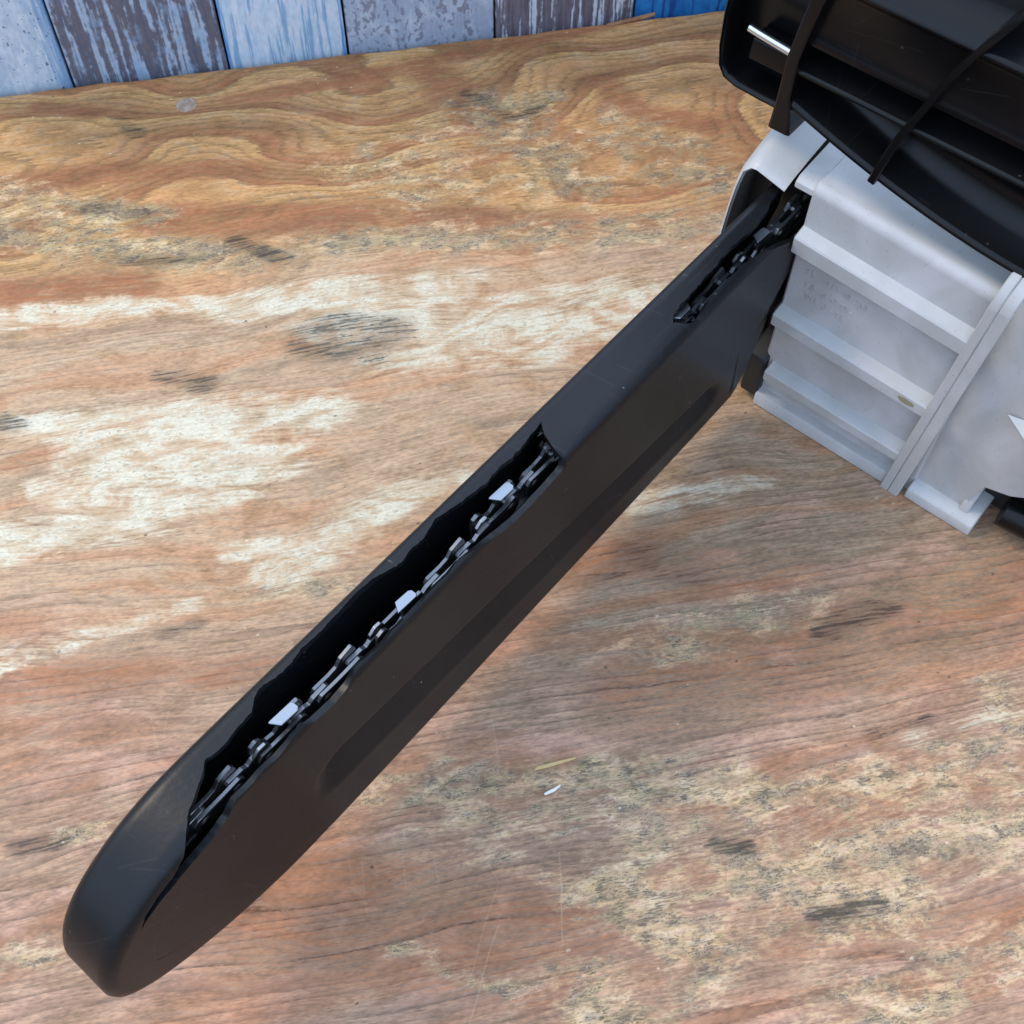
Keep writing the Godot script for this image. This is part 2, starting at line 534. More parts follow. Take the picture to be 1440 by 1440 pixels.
			if mchar > 0.01:
				c *= 1.0 - 0.10 * ss(0.1, 1.0, mchar + 0.5 * pa + 0.4 * w2)
				mc = ss(0.25, 1.0, mchar * 0.55 + bl * 0.4 + st * 1.15 + fi * 0.35 + 0.6 * w2 + 0.05) * ss(0.0, 0.5, mchar)
				c = c.lerp(black * (1.0 + 0.5 * bl), mc * 0.55)
			var grey: float = c.x * 0.35 + c.y * 0.5 + c.z * 0.15
			c = Vector3(grey, grey, grey).lerp(c, 1.26)
			c *= 0.955 * (0.55 + 0.45 * minf(grey, 0.64) / 0.6)
			rgb[at] = clampi(int(c.x * 255.0), 0, 255)
			rgb[at + 1] = clampi(int(c.y * 255.0), 0, 255)
			rgb[at + 2] = clampi(int(c.z * 255.0), 0, 255)
			hh[ah] = clampi(int(128.0 + 24.0 * st + 24.0 * fi + 18.0 * bl - 34.0 * line * amount + 18.0 * mp - 24.0 * mc - 70.0 * crack + 40.0 * zone * bl), 0, 255)
			at += 3
			ah += 1
			i4 += 4
	wood_rgb[chunk] = rgb
	wood_h[chunk] = hh


func wood_material() -> StandardMaterial3D:
	var masks := wood_masks()
	wood_a = masks[0]
	wood_b = masks[1]
	wood_rgb.resize(WOOD_CHUNKS)
	wood_h.resize(WOOD_CHUNKS)
	var job := WorkerThreadPool.add_group_task(wood_chunk, WOOD_CHUNKS, -1, true)
	WorkerThreadPool.wait_for_group_task_completion(job)
	var rgb := PackedByteArray()
	var hh := PackedByteArray()
	for k in WOOD_CHUNKS:
		rgb.append_array(wood_rgb[k])
		hh.append_array(wood_h[k])
	var im := Image.create_from_data(TPX, TPX, false, Image.FORMAT_RGB8, rgb)
	var hm := Image.create_from_data(TPX, TPX, false, Image.FORMAT_L8, hh)
	# knife scratches and crumbs
	var scratches := [[1, -62, 15, -89], [15, -89, 11, -100], [-21, -102, -21, -87], [-24, -106, -24, -96], [-9, -104, -10, -92], [-1, -100, -1, -92], [33, -94, 29, -69], [6, -130, 5, -124], [141, -173, 153, -153], [13, -78, 1, -55], [-71, -156, -73, -147], [-76, -155, -74, -139], [22, -136, 21, -123]]
	var rng := RandomNumberGenerator.new()
	rng.seed = 3
	for k in 46:
		var a := Vector2(rng.randf_range(-140, 220), rng.randf_range(-400, -40))
		var d := Vector2.from_angle(rng.randf_range(0.0, TAU)) * rng.randf_range(4.0, 22.0)
		scratches.append([a.x, a.y, a.x + d.x, a.y + d.y])
	for n in scratches.size():
		var s: Array = scratches[n]
		var a := Vector2((s[0] - TU), (s[1] - TV)) * TPX / TW
		var b := Vector2((s[2] - TU), (s[3] - TV)) * TPX / TW
		var count := int(a.distance_to(b))
		var strength := rng.randf_range(0.12, 0.32) if n < 13 else rng.randf_range(0.05, 0.16)
		for k in count:
			var p := a.lerp(b, float(k) / count) + Vector2(sin(k * 0.05 + n) * 1.2, 0)
			var q := Vector2i(clampi(int(p.x), 1, TPX - 3), clampi(int(p.y), 1, TPX - 3))
			for o in [Vector2i(0, 0), Vector2i(1, 0)]:
				var c := im.get_pixelv(q + o)
				im.set_pixelv(q + o, c.lerp(Color(0.86, 0.76, 0.66), strength * rng.randf_range(0.4, 1.0)))
	for k in 240:
		var q := Vector2i(rng.randi_range(4, TPX - 8), rng.randi_range(4, TPX - 8))
		var tone := Color(0.9, 0.85, 0.75) if rng.randf() < 0.55 else Color(0.2, 0.17, 0.14)
		var r := rng.randi_range(2, 4)
		for dy in r:
			for dx in r + 1:
				if rng.randf() < 0.75:
					im.set_pixelv(q + Vector2i(dx, dy), im.get_pixelv(q + Vector2i(dx, dy)).lerp(tone, rng.randf_range(0.3, 0.8)))
	var m := StandardMaterial3D.new()
	m.albedo_texture = tex(im)
	m.albedo_color = Color(0.96, 0.955, 0.95)
	m.roughness = 0.62
	m.metallic_specular = 0.35
	m.heightmap_enabled = true
	m.heightmap_texture = tex(hm)
	m.heightmap_scale = 0.07
	return m


func far_edge(u: float) -> float:
	var n := noise(31, 0.03, 3)
	return -441.0 + n.get_noise_1d(u) * 1.1 + n.get_noise_1d(u * 6.0) * 0.5


func build_table() -> void:
	var turn := Transform3D(Basis(Vector3.UP, deg_to_rad(11.3)), Vector3.ZERO)
	var t := thing("wooden_table", "worn wooden table top of rough knotty wood with flaking white paint under the chainsaw", "table", turn)
	M.wood = wood_material()
	var st := new_st()
	# the top, with the texture mirrored beyond the middle piece
	var us := []
	for k in 121:
		us.append(lerpf(TU - TW, TU + 2.0 * TW, k / 120.0))
	var uvm := func(u: float, v: float) -> Vector2:
		return Vector2(pingpong((u - TU) / TW + 2.0, 1.0) * 0.998 + 0.001, pingpong((v - TV) / TW + 2.0, 1.0) * 0.998 + 0.001)
	var vert := func(p: Vector3, nn: Vector3, uv: Vector2) -> void:
		st.set_normal(nn)
		st.set_uv(uv)
		st.add_vertex(p * S)
	for k in 120:
		var u0: float = us[k]
		var u1: float = us[k + 1]
		var e0 := far_edge(u0)
		var e1 := far_edge(u1)
		# rounded arris, then the flat top in strips cut where the texture turns
		var v0 := [e0, e0 + 0.5, e0 + 1.6, TV + TW * 0.5, TV + TW, TV + 1.7 * TW]
		var v1 := [e1, e1 + 0.5, e1 + 1.6, TV + TW * 0.5, TV + TW, TV + 1.7 * TW]
		var ys := [-1.6, -0.5, 0.0, 0.0, 0.0, 0.0]
		var ns := [Vector3(0, 0.3, -1).normalized(), Vector3(0, 1, -1).normalized(), Vector3.UP, Vector3.UP, Vector3.UP, Vector3.UP]
		for r in 5:
			var a := Vector3(u0, ys[r], v0[r])
			var b := Vector3(u1, ys[r], v1[r])
			var c := Vector3(u1, ys[r + 1], v1[r + 1])
			var d := Vector3(u0, ys[r + 1], v0[r + 1])
			for q in [[a, ns[r]], [c, ns[r + 1]], [d, ns[r + 1]], [a, ns[r]], [b, ns[r]], [c, ns[r + 1]]]:
				vert.call(q[0], q[1], uvm.call(q[0].x, q[0].z))
		var back := Vector3(0, 0, -1)
		var p0 := Vector3(u0, -1.6, e0)
		var p1 := Vector3(u1, -1.6, e1)
		var q0 := Vector3(u0, -34, e0)
		var q1 := Vector3(u1, -34, e1)
		for q in [[p0, 0], [q1, 1], [p1, 0], [p0, 0], [q0, 1], [q1, 1]]:
			vert.call(q[0], back, uvm.call(q[0].x, TV + 20.0 + (34.0 if q[1] else 0.0)))
	part("slab", st.commit(), M.wood, t)
	# an end grain plug let into the top
	var plug := new_st()
	var disc := PackedVector2Array()
	for k in 28:
		disc.append(Vector2.from_angle(TAU * k / 28.0) * (4.3 + 0.25 * sin(k * 2.7)))
	prism(plug, disc, -2.0, 0.25, func(p: Vector3) -> Vector3: return Vector3(p.x, p.z, p.y), 0.2)
	var pm := plain(Color(0.36, 0.29, 0.235), 0.8)
	triplanar(pm, worn_texture(128, Color(0.66, 0.57, 0.49), Color(0.55, 0.45, 0.37), 0.9, Color(0.35, 0.3, 0.25), 60, 3, Color(0.75, 0.68, 0.6), 14, 41), 0.012)
	part("plug", plug.commit(), pm, t, Vector3(-53, 0, -421)).set_meta("label", "round greyish plug let into the wood near the back edge")
	# a splinter lifting off the back edge
	var sp := new_st()
	prism(sp, v2([-11, 0, -6, -0.8, 10, 1.0, 10.5, 2.2, 4, 1.6, -3, 0.9]), -0.9, 0.9, straight, 0.25)
	var wm := plain(Color(0.33, 0.2, 0.11), 0.8)
	triplanar(wm, worn_texture(128, Color(0.66, 0.49, 0.34), Color(0.5, 0.34, 0.22), 0.9, Color(0.3, 0.2, 0.14), 30, 2, Color(0.8, 0.66, 0.5), 30, 42), 0.02)
	M.splinter = wm
	var so := part("splinter", sp.commit(), wm, t, Vector3(138, 0.3, -440))
	so.rotation.y = 0.06


# ---------------------------------------------------------------- painted planks behind
func plank_texture(style: int, seed_value: int) -> ImageTexture:
	var w := 160
	var h := 480
	var a := noise(seed_value, 1.0, 3)
	var b := noise(seed_value + 50, 1.0, 5, 0.6)
	var data := PackedByteArray()
	data.resize(w * h * 3)
	var at := 0
	for y in h:
		for x in w:
			var px := x / 160.0 * 62.0
			var py := y / 480.0 * 190.0
			var s := a.get_noise_2d(px * 0.22, py * 0.012)
			var s2 := a.get_noise_2d(px * 0.8 + 90.0, py * 0.03)
			var p := b.get_noise_2d(px * 0.1, py * 0.06)
			var q := b.get_noise_2d(px * 0.35 + 30.0, py * 0.2)
			var c: Color
			match style:
				0:
					c = Color(0.66, 0.74, 0.81).lerp(Color(0.76, 0.81, 0.85), ss(-0.3, 0.4, p))
					c = c.lerp(Color(0.36, 0.55, 0.76), ss(0.86, 1.0, x / 160.0 + 0.1 * s2) * 0.8)
					c = c.lerp(Color(0.2, 0.22, 0.3), ss(0.42, 0.5, q + 0.15 * s2) * 0.7)
				1:
					c = Color(0.41, 0.39, 0.43).lerp(Color(0.33, 0.35, 0.43), ss(-0.2, 0.3, s2))
					c = c.lerp(Color(0.60, 0.68, 0.77), ss(-0.02, 0.36, s + 0.5 * s2 + 0.35 * q))
					c = c.lerp(Color(0.50, 0.64, 0.79), ss(0.1, 0.4, p + 0.5 * s) * 0.45)
				2:
					c = Color(0.70, 0.80, 0.87).lerp(Color(0.77, 0.82, 0.88), ss(-0.3, 0.3, p))
					c = c.lerp(Color(0.42, 0.61, 0.78), ss(0.12, 0.42, s + 0.7 * s2) * 0.8)
					c = c.lerp(Color(0.25, 0.52, 0.80), ss(0.9, 0.97, absf(x / 80.0 - 1.0) + 0.08 * s2) * 0.8)
				3:
					c = Color(0.60, 0.66, 0.75).lerp(Color(0.70, 0.75, 0.82), ss(-0.3, 0.4, p))
					c = c.lerp(Color(0.42, 0.42, 0.49), ss(0.05, 0.4, q + 0.4 * p + 0.4 * s) * 0.75)
				4:
					c = Color(0.45, 0.42, 0.47).lerp(Color(0.36, 0.33, 0.37), ss(-0.2, 0.3, s2))
					c = c.lerp(Color(0.74, 0.79, 0.85), ss(0.12, 0.36, s + 0.55 * s2 + 0.2 * q))
				_:
					c = Color(0.10, 0.42, 0.68).lerp(Color(0.16, 0.50, 0.76), ss(-0.3, 0.3, p))
					c = c.lerp(Color(0.06, 0.25, 0.50), ss(0.15, 0.4, s + 0.6 * s2) * 0.8)
			var lum := c.get_luminance()
			c = Color(lum, lum, lum).lerp(c, 1.0 if style > 4 else 0.78)
			c = c * (1.0 + 0.05 * s2 + 0.07 * q)
			data[at] = clampi(int(c.r * 255.0), 0, 255)
			data[at + 1] = clampi(int(c.g * 255.0), 0, 255)
			data[at + 2] = clampi(int(c.b * 255.0), 0, 255)
			at += 3
	return tex(Image.create_from_data(w, h, false, Image.FORMAT_RGB8, data))


func build_wall() -> void:
	var turn := Transform3D(Basis(Vector3.UP, deg_to_rad(11.3)), Basis(Vector3.UP, deg_to_rad(11.3)) * Vector3(0, -60, -444.6) * S)
	var t := thing("plank_wall", "upright board wall in peeling blue, white and brown paint behind the table edge", "wall", turn)
	# seams between the boards, along the table edge
	var seams := [-162.0, -98.9, -34.6, 15.8, 79.1, 140.3, 204.0, 262.0]
	var styles := [0, 1, 2, 3, 4, 5, 2]
	seams[0] = -160.0
	for k in 7:
		var u0: float = seams[k] + 0.45
		var u1: float = seams[k + 1] - 0.45
		var outline := rounded(v2([u0, 0.0, u0, -9.0, u1, -9.0, u1, 0.0]), 0.8, 3)
		var st := new_st()
		prism(st, outline, 0.0, 172.0, func(p: Vector3) -> Vector3: return Vector3(p.x, p.z, p.y), 0.6)
		var arrays := st.commit_to_arrays()
		var uvs := PackedVector2Array()
		for p in arrays[Mesh.ARRAY_VERTEX]:
			uvs.append(Vector2((p.x / S - u0) / (u1 - u0) * 0.98 + 0.01, 1.0 - p.y / S / 174.0))
		arrays[Mesh.ARRAY_TEX_UV] = uvs
		var mesh := ArrayMesh.new()
		mesh.add_surface_from_arrays(Mesh.PRIMITIVE_TRIANGLES, arrays)
		var m := StandardMaterial3D.new()
		m.albedo_texture = plank_texture(styles[k], 60 + k * 3)
		m.roughness = 0.7
		part("plank", mesh, m, t, Vector3(0, 0, [0.0, -0.5, 0.2, -0.3, 0.1, -0.4, 0.0][k]))
	var backing := new_st()
	prism(backing, v2([-160, -9.2, -160, -13, 262, -13, 262, -9.2]), 0.0, 171.0, func(p: Vector3) -> Vector3: return Vector3(p.x, p.z, p.y), 0.0)
	part("backing", backing.commit(), plain(Color(0.03, 0.035, 0.05), 0.9), t)


# ---------------------------------------------------------------- chainsaw
func slope(p: Vector3) -> Vector3:   # the front casting drops a little towards the outer side
	return Vector3(p.x, p.y * (1.0 - 0.00065 * (p.z - 10.0)), p.z)


func lean(p: Vector3) -> Vector3:
	return Vector3(p.x, p.y, p.z + (p.y - 24.0) * 0.06)


func arc(c: Vector2, r: float, a0: float, a1: float, n := 6) -> Array:
	var out := []
	for k in n + 1:
		var t := deg_to_rad(lerpf(a0, a1, float(k) / n))
		out.append_array([c.x + cos(t) * r, c.y + sin(t) * r])
	return out


func build_saw() -> void:
	var saw := thing("chainsaw", "pale grey and black chainsaw standing upright with its bar inside the torn cover", "chainsaw", saw_frame())
	build_housing(saw)
	build_guard(saw)
	build_bar_and_chain(saw)


func build_housing(saw: Node3D) -> void:
	# front casting: panel, rounded shoulder, top
	var front := [80, 0, -1.5, 0, -1.7, 92.6]
	front.append_array(arc(Vector2(1.7, 92.8), 3.4, 178, 96, 6))
	front.append_array([10, 95.6, 24, 97.0])
	front.append_array(arc(Vector2(30, 105.4), 8.0, -90, -20, 5))
	front.append_array([42, 118, 80, 118])
	var st := new_st()
	prism(st, v2(front), 7.7, 69.0, slope, 0.7, 4)
	# the top lip beside the bar slot
	prism(st, v2([80, 90.5, 0.4, 90.5, -0.8, 91.5, -0.6, 93.2, 1.2, 94.6, 24, 96.8, 80, 104]), 1.5, 8.2, straight, 0.4)
	part("housing", st.commit(), M.white, saw)
	# ribs across the front
	for r in [[81.0, 79.6, 73.6, 7.8], [47.6, 46.4, 41.4, 7.8], [21.2, 20.0, 15.6, 10.5], [6.3, 5.8, 0.0, 9.0]]:
		var poly := v2([0.5, r[0] + 0.4, -1.5, r[0], -5.7, r[1] + 0.1, -6.1, r[1] - 0.5, -6.1, r[2] + 0.3, -5.8, r[2], -1.5, r[2] - 0.4, 0.5, r[2] - 0.5])
		if r[2] == 0.0:
			poly = v2([0.5, r[0] + 0.4, -1.5, r[0], -4.4, r[1] + 0.2, -5.0, r[1] - 0.8, -5.0, 0.6, -4.4, 0.0, 0.5, 0.0])
		part("rib", prism_mesh(poly, r[3], 62.6 + (r[1] - 24.0) * 0.06, 0.4, slope, 2), M.white, saw)
	var dark_strips := new_st()  # thin dark strips running along the lower edge of three ribs
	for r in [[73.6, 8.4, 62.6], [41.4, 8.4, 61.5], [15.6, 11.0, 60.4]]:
		prism(dark_strips, v2([-1.0, r[0] - 0.3, -1.72, r[0] - 0.3, -1.68, r[0] - 0.62, -1.0, r[0] - 0.75]), r[1], r[2], slope, 0.0, 2)
	part("grime", dark_strips.commit(), plain(Color(0.17, 0.17, 0.165), 0.9), saw).set_meta("kind", "stuff")
	var stain := new_st()
	prism(stain, rounded(v2([44.6, 53.2, 45.2, 56.0, 44.9, 58.8, 43.6, 59.6, 42.8, 57.4, 42.9, 54.6]), 0.9), 6.0, 6.19, func(p: Vector3) -> Vector3: return slope(Vector3(-p.z, p.x, p.y)), 0.05)
	part("stain", stain.commit(), plain(Color(0.26, 0.24, 0.15), 0.7), saw)
	# faint moulded marks on the second panel: three rows of small raised ticks
	var marks := new_st()
	var rng := RandomNumberGenerator.new()
	rng.seed = 17
	for row in 3:
		var z := 13.2 + row * 0.8
		while z < 34.0 - row * 4.0 + (3.0 if row == 2 else 0.0):
			var y: float = 66.0 - row * 4.6 - 0.045 * z
			for bar in rng.randi_range(1, 3):
				var bw := rng.randf_range(0.2, 0.34)
				var dy := rng.randf_range(0.0, 1.4)
				var vertical := rng.randf() < 0.55
				var hz := 0.16 if vertical else bw * 1.8
				var hy := rng.randf_range(0.7, 1.3) if vertical else 0.16
				prism(marks, v2([-1.9, y - hy + dy - 0.7, -1.9, y + hy + dy - 0.7, -1.3, y + hy + dy - 0.7, -1.3, y - hy + dy - 0.7]), z - hz + bar * 0.42, z + hz + bar * 0.42, slope, 0.0)
			z += 1.75 if rng.randf() < 0.85 else 2.9
	part("moulded_marks", marks.commit(), M.white, saw)
	# upright band at the end of the ribs, with its fine parting line
	var band := [30, 0, -6.3, 0.0, -6.4, 92]
	band.append_array(arc(Vector2(3.6, 92), 10.0, 180, 100, 6))
	band.append_array([30, 103])
	var bs := new_st()
	prism(bs, v2(band), 61.6, 64.5, lean, 0.35, 1)
	prism(bs, v2(band), 64.62, 68.2, lean, 0.35, 1)
	part("frame_band", bs.commit(), M.white, saw)
	# outer side housing: a wall that swells outwards, ending in a shroud over the open underside
	var rows := []
	var lower := [[66.5, 3.0], [74, 3.0], [84, 3.0], [86.5, 3.2], [87.0, 15.0], [88.4, 21.8], [92, 23.2], [96, 24.2], [102, 26.5], [112, 30], [122, 36], [130, 44]]
	for q in lower:
		var col := []
		for k in 25:
			var f := k / 24.0
			var y := lerpf(q[1], 112.0, f)
			var z: float = q[0]
			var swell := 2.6 * sin(PI * clampf((y - 6.0) / 100.0, 0.0, 1.0)) * ss(68.0, 92.0, z)
			var round_top := pow(clampf((y - 84.0) / 28.0, 0.0, 1.0), 2.0) * 26.0
			var round_side := pow(clampf((z - 92.0) / 38.0, 0.0, 1.0), 2.0) * 34.0
			col.append(Vector3(-0.6 - swell + round_top + round_side, y, z + 0.035 * (y - 20.0)))
		rows.append(col)
	var side := new_st()
	side.set_smooth_group(0)
	sheet(side, rows, func(_p: Vector3) -> Vector3: return Vector3(-1, 0.05, 0.1))
	var inner := []
	for col in rows:
		var c2 := []
		for p in col:
			c2.append(p + Vector3(2.4, 0.0, 0.0))
		inner.append(c2)
	sheet(side, inner, func(_p: Vector3) -> Vector3: return Vector3(1, 0, 0))
	side.set_smooth_group(1)
	var rim := []
	for i in rows.size():
		rim.append([rows[i][0], inner[i][0]])
	sheet(side, rim, func(_p: Vector3) -> Vector3: return Vector3(0, -1, 0))
	side.generate_normals()
	part("side_housing", side.commit(), M.white, saw)
	# bright facet standing out of the side housing
	var wedge := new_st()
	var wp := [Vector3(-3.4, 57.0, 83.5), Vector3(-2.0, 61.5, 106.0), Vector3(-12.5, 50.0, 107.0), Vector3(-1.0, 44.0, 106.0)]
	for f in [[0, 1, 2], [0, 2, 3]]:
		var nn: Vector3 = (wp[f[0]] - wp[f[2]]).cross(wp[f[0]] - wp[f[1]]).normalized()
		if nn.x > 0.0:
			nn = -nn
		tri_n(wedge, wp[f[0]], wp[f[1]], wp[f[2]], nn, nn, nn)
	tri_n(wedge, wp[1], wp[2], wp[3], Vector3(0, 0, 1), Vector3(0, 0, 1), Vector3(0, 0, 1))
	part("side_bracket", wedge.commit(), M.white, saw)
	# foot under the side housing
	var foot := new_st()
	prism(foot, v2([12, 6.6, -1.5, 6.6, -4.6, 4.9, -5.0, 4.2, -5.0, 0.5, -4.5, 0.0, 12, 0.0]), 68.4, 91.9, straight, 0.4)
	prism(foot, v2([12, 16, 2.5, 16, -0.6, 12, -2.2, 6.4, 12, 6.4]), 84.8, 88.2, straight, 0.5)
	part("foot", foot.commit(), M.white, saw)
	# shaded underside, motor cover and a black handle tube behind the shroud
	var under := new_st()
	prism(under, rounded(v2([9, 1.0, 9, 40, 78, 40, 78, 1.0]), 3.0), 70.0, 124.0, straight, 1.0)
	part("underside_cover", under.commit(), M.dark, saw)
	var tub := new_st()
	tube(tub, [Vector3(3, 10.5, 96.5), Vector3(4.5, 9.5, 106), Vector3(12, 10.0, 118), Vector3(30, 12, 126)], 5.0)
	part("handle_tube", tub.commit(), M.guard, saw)
	# bulk of the saw behind, out of the picture
	var bulk := new_st()
	prism(bulk, rounded(v2([70, 2, 70, 116, 190, 112, 215, 80, 215, 2]), 10.0), -16.0, 112.0, straight, 4.0)
	part("rear_housing", bulk.commit(), M.dark, saw)

	# cover on the far side of the bar: an arched shell whose open mouth takes the bar
	var mouth := [[-0.4, 89.4], [-3.5, 90.1], [-7.5, 91.0], [-10.3, 91.6], [-12.6, 91.2], [-15.2, 88.2], [-16.4, 82.0], [-17.3, 74.0], [-18.2, 62.0], [-18.8, 48.0], [-18.6, 30.0], [-17.6, 14.0], [-15.0, 4.0], [-10.0, 1.2], [-0.6, 1.0]]
	var ring := PackedVector2Array()
	for q in mouth:
		ring.append(Vector2(q[0], q[1]))
	var grid := []
	for step in [[-1.0, 1.3, 0.0], [-1.6, 0.75, 0.0], [-1.2, 0.15, 0.0], [-0.2, -0.35, 0.1], [3.0, -0.6, 0.9], [10.0, -0.9, 2.4], [20.0, -1.3, 4.0], [36.0, -1.8, 6.4], [60.0, -2.0, 9.0], [80.0, -2.0, 10.0]]:
		var col := []
		for i in ring.size():
			var tan_dir := (ring[mini(i + 1, ring.size() - 1)] - ring[maxi(i - 1, 0)]).normalized()
			var inward := Vector2(tan_dir.y, -tan_dir.x)
			if inward.dot(Vector2(-4, 45) - ring[i]) < 0.0:
				inward = -inward
			var p: Vector2 = ring[i] + inward * step[1]
			var lift: float = step[2] * ss(40.0, 88.0, p.y)
			col.append(Vector3(step[0] + 0.9 * ss(60.0, 20.0, p.y), p.y + lift, minf(p.x, -0.4)))
		grid.append(col)
	var shell := new_st()
	shell.set_smooth_group(0)
	sheet(shell, grid, func(p: Vector3) -> Vector3: return Vector3(-2.0 if p.x < 0.3 else 0.0, p.y - 45.0, (p.z + 4.0) * 3.0))
	shell.generate_normals()
	part("side_cover", shell.commit(), M.white, saw)
	var lining := new_st()
	prism(lining, v2([-16.8, 4, -18.0, 48, -16.6, 74, -14.6, 86.6, -10.5, 89.2, -0.6, 86.0, -0.6, 4]), 11.0, 78.0, func(p: Vector3) -> Vector3: return Vector3(p.z, p.y, p.x), 0.0)
	prism(lining, v2([-0.6, 4, -0.6, 90, 7.0, 90, 7.0, 4]), 13.0, 78.0, func(p: Vector3) -> Vector3: return Vector3(p.z, p.y, p.x), 0.0)
	part("lining", lining.commit(), M.dark, saw)
	var bumper := new_st()
	prism(bumper, rounded(v2([-4.6, 2.5, -4.6, 22, 8, 26, 8, 2.5]), 2.0), 2.5, 9.4, straight, 0.8)
	part("bumper", bumper.commit(), M.dark, saw)


func build_guard(saw: Node3D) -> void:
	# hand guard: a ribbed black wall across the saw; its lower rim sweeps down to the outer side
	var rim_y := func(z: float) -> float: return 101.0 + 13.9 * pow(clampf((72.0 - z) / 76.0, 0.0, 1.1), 1.75)
	var profile := func(z: float) -> Array:
		var b: float = rim_y.call(z)
		return [Vector2(14, b - 0.6), Vector2(3.0, b - 1.5), Vector2(0.3, b - 1.1), Vector2(-0.4, b - 0.3), Vector2(-0.2, b + 0.6), Vector2(1.0, b + 1.3), Vector2(8.5, b + 2.6),
			Vector2(13.0, lerpf(b, 125.5, 0.4)), Vector2(12.0, lerpf(b, 125.5, 0.62)), Vector2(6.4, lerpf(b, 125.5, 0.82)), Vector2(1.6, 124.4), Vector2(0.2, 125.2), Vector2(0.0, 126.0), Vector2(1.0, 126.6), Vector2(9.5, 127.6), Vector2(12.5, 129.4),
			Vector2(9.0, 132.2), Vector2(2.4, 133.2), Vector2(1.6, 134.0), Vector2(2.2, 135.2), Vector2(3.2, 139.0), Vector2(3.4, 149.0), Vector2(2.2, 151.8), Vector2(0.4, 152.6), Vector2(0.2, 153.4), Vector2(1.4, 154.2), Vector2(8.0, 155.4), Vector2(10.0, 160.0), Vector2(14.0, 176.0), Vector2(22.0, 192.0), Vector2(30.0, 197.0), Vector2(38.0, 194.0)]
	var rows := []
	for k in 43:
		var z := lerpf(-7.0, 119.0, k / 42.0)
		var col := []
		for q in profile.call(z):
			col.append(Vector3(q.x, q.y, z))
		rows.append(col)
	var st := new_st()
	st.set_smooth_group(0)
	sheet(st, rows, func(_p: Vector3) -> Vector3: return Vector3(-1, 0.25, 0))
	var back := []
	for col in rows:
		back.append([col[0], col[0] + Vector3(4, 2, 0), col[7] + Vector3(6, 0, 0), col[14] + Vector3(7, 0, 0), col[21] + Vector3(9, 0, 0), col[28] + Vector3(10, -2, 0), col[31]])
	st.set_smooth_group(1)
	sheet(st, back, func(_p: Vector3) -> Vector3: return Vector3(1, -0.2, 0))
	st.set_smooth_group(-1)
	for e in [0, rows.size() - 1]:
		for i in rows[e].size() - 1:
			var c: Vector3 = rows[e][i]
			facing(st, c, rows[e][i + 1], Vector3(16, 128, c.z), Vector3(0, 0, -1 if e == 0 else 1))
	st.generate_normals()
	var guard := part("hand_guard", st.commit(), M.guard, saw)
	# the rib that runs up and outwards across the shelves
	var path := [Vector2(105.6, 22.5), Vector2(110.0, 23.3), Vector2(121.8, 25.6), Vector2(130.1, 28.3), Vector2(143.8, 32.6), Vector2(153.3, 36.7), Vector2(166.0, 43.5), Vector2(182.0, 54.0)]
	part("guard_rib", rib_mesh(path, [1.15, 1.1, 1.05, 1.0, 1.0, 0.95, 0.95, 0.95], [-1.1, -1.1, -1.0, -1.0, -0.8, -1.0, 3.0, 14.0]), M.guard, guard)
	var edge := [Vector2(106.6, -7.0), Vector2(110.5, -7.1), Vector2(118.0, -7.8), Vector2(129.8, -7.8), Vector2(140.1, -6.4), Vector2(148.0, -5.0), Vector2(165.0, -1.5), Vector2(182.0, 2.0)]
	part("guard_rib", rib_mesh(edge, [3.4, 3.0, 1.9, 1.7, 1.7, 1.8, 1.9, 2.0], [-1.3, -1.3, -1.3, -1.3, -1.2, -1.2, 2.0, 14.0]), M.guard, guard)
	# rounded end of the guard on the far side
	var end_line := [Vector2(-8, 107.4), Vector2(-17, 107.3), Vector2(-26.0, 107.6), Vector2(-30.2, 108.9), Vector2(-32.4, 112.0), Vector2(-33.3, 118.0), Vector2(-33.4, 128.0), Vector2(-32.6, 140.0), Vector2(-31.0, 156.0), Vector2(-27.0, 176.0), Vector2(-18.0, 190.0), Vector2(-6.0, 194.0)]
	var wall := []
	for d in [[16.0, 1.6], [7.0, 1.7], [5.2, 1.2], [4.8, 0.5], [5.4, 0.0], [9.0, -0.3], [22.0, -0.3]]:
		var col := []
		for i in end_line.size():
			var t: Vector2 = (end_line[mini(i + 1, end_line.size() - 1)] - end_line[maxi(i - 1, 0)]).normalized()
			var inward := Vector2(-t.y, t.x)
			if inward.dot(Vector2(-14, 150) - end_line[i]) < 0.0:
				inward = -inward
			var p: Vector2 = end_line[i] + inward * d[1]
			col.append(Vector3(d[0], p.y, p.x))
		wall.append(col)
	var ends := new_st()
	ends.set_smooth_group(0)
	sheet(ends, wall, func(p: Vector3) -> Vector3: return Vector3(-0.6, p.y - 150.0, (p.z + 14.0) * 3.0))
	ends.generate_normals()
	part("guard_end", ends.commit(), M.guard, guard)
	var floor_line := PackedVector2Array()
	for p in end_line:
		floor_line.append(p)
	floor_line.append(Vector2(-6, 150))
	var web := new_st()
	prism(web, floor_line, 15.0, 18.0, func(p: Vector3) -> Vector3: return Vector3(p.z, p.y, p.x), 0.0)
	prism(web, rounded(v2([7.0, 116.2, 15.0, 116.2, 15.0, 123.2, 8.0, 123.2]), 1.4), -25.0, -8.5, straight, 0.6)
	part("guard_web", web.commit(), M.guard, guard)
	# polished pin across the end of the guard
	var pin := new_st()
	tube(pin, [Vector3(6.4, 126.6, -25.5), Vector3(6.2, 126.3, -21.5), Vector3(6.0, 125.4, -9.0)], 1.15)
	part("pin", pin.commit(), M.chrome, saw)


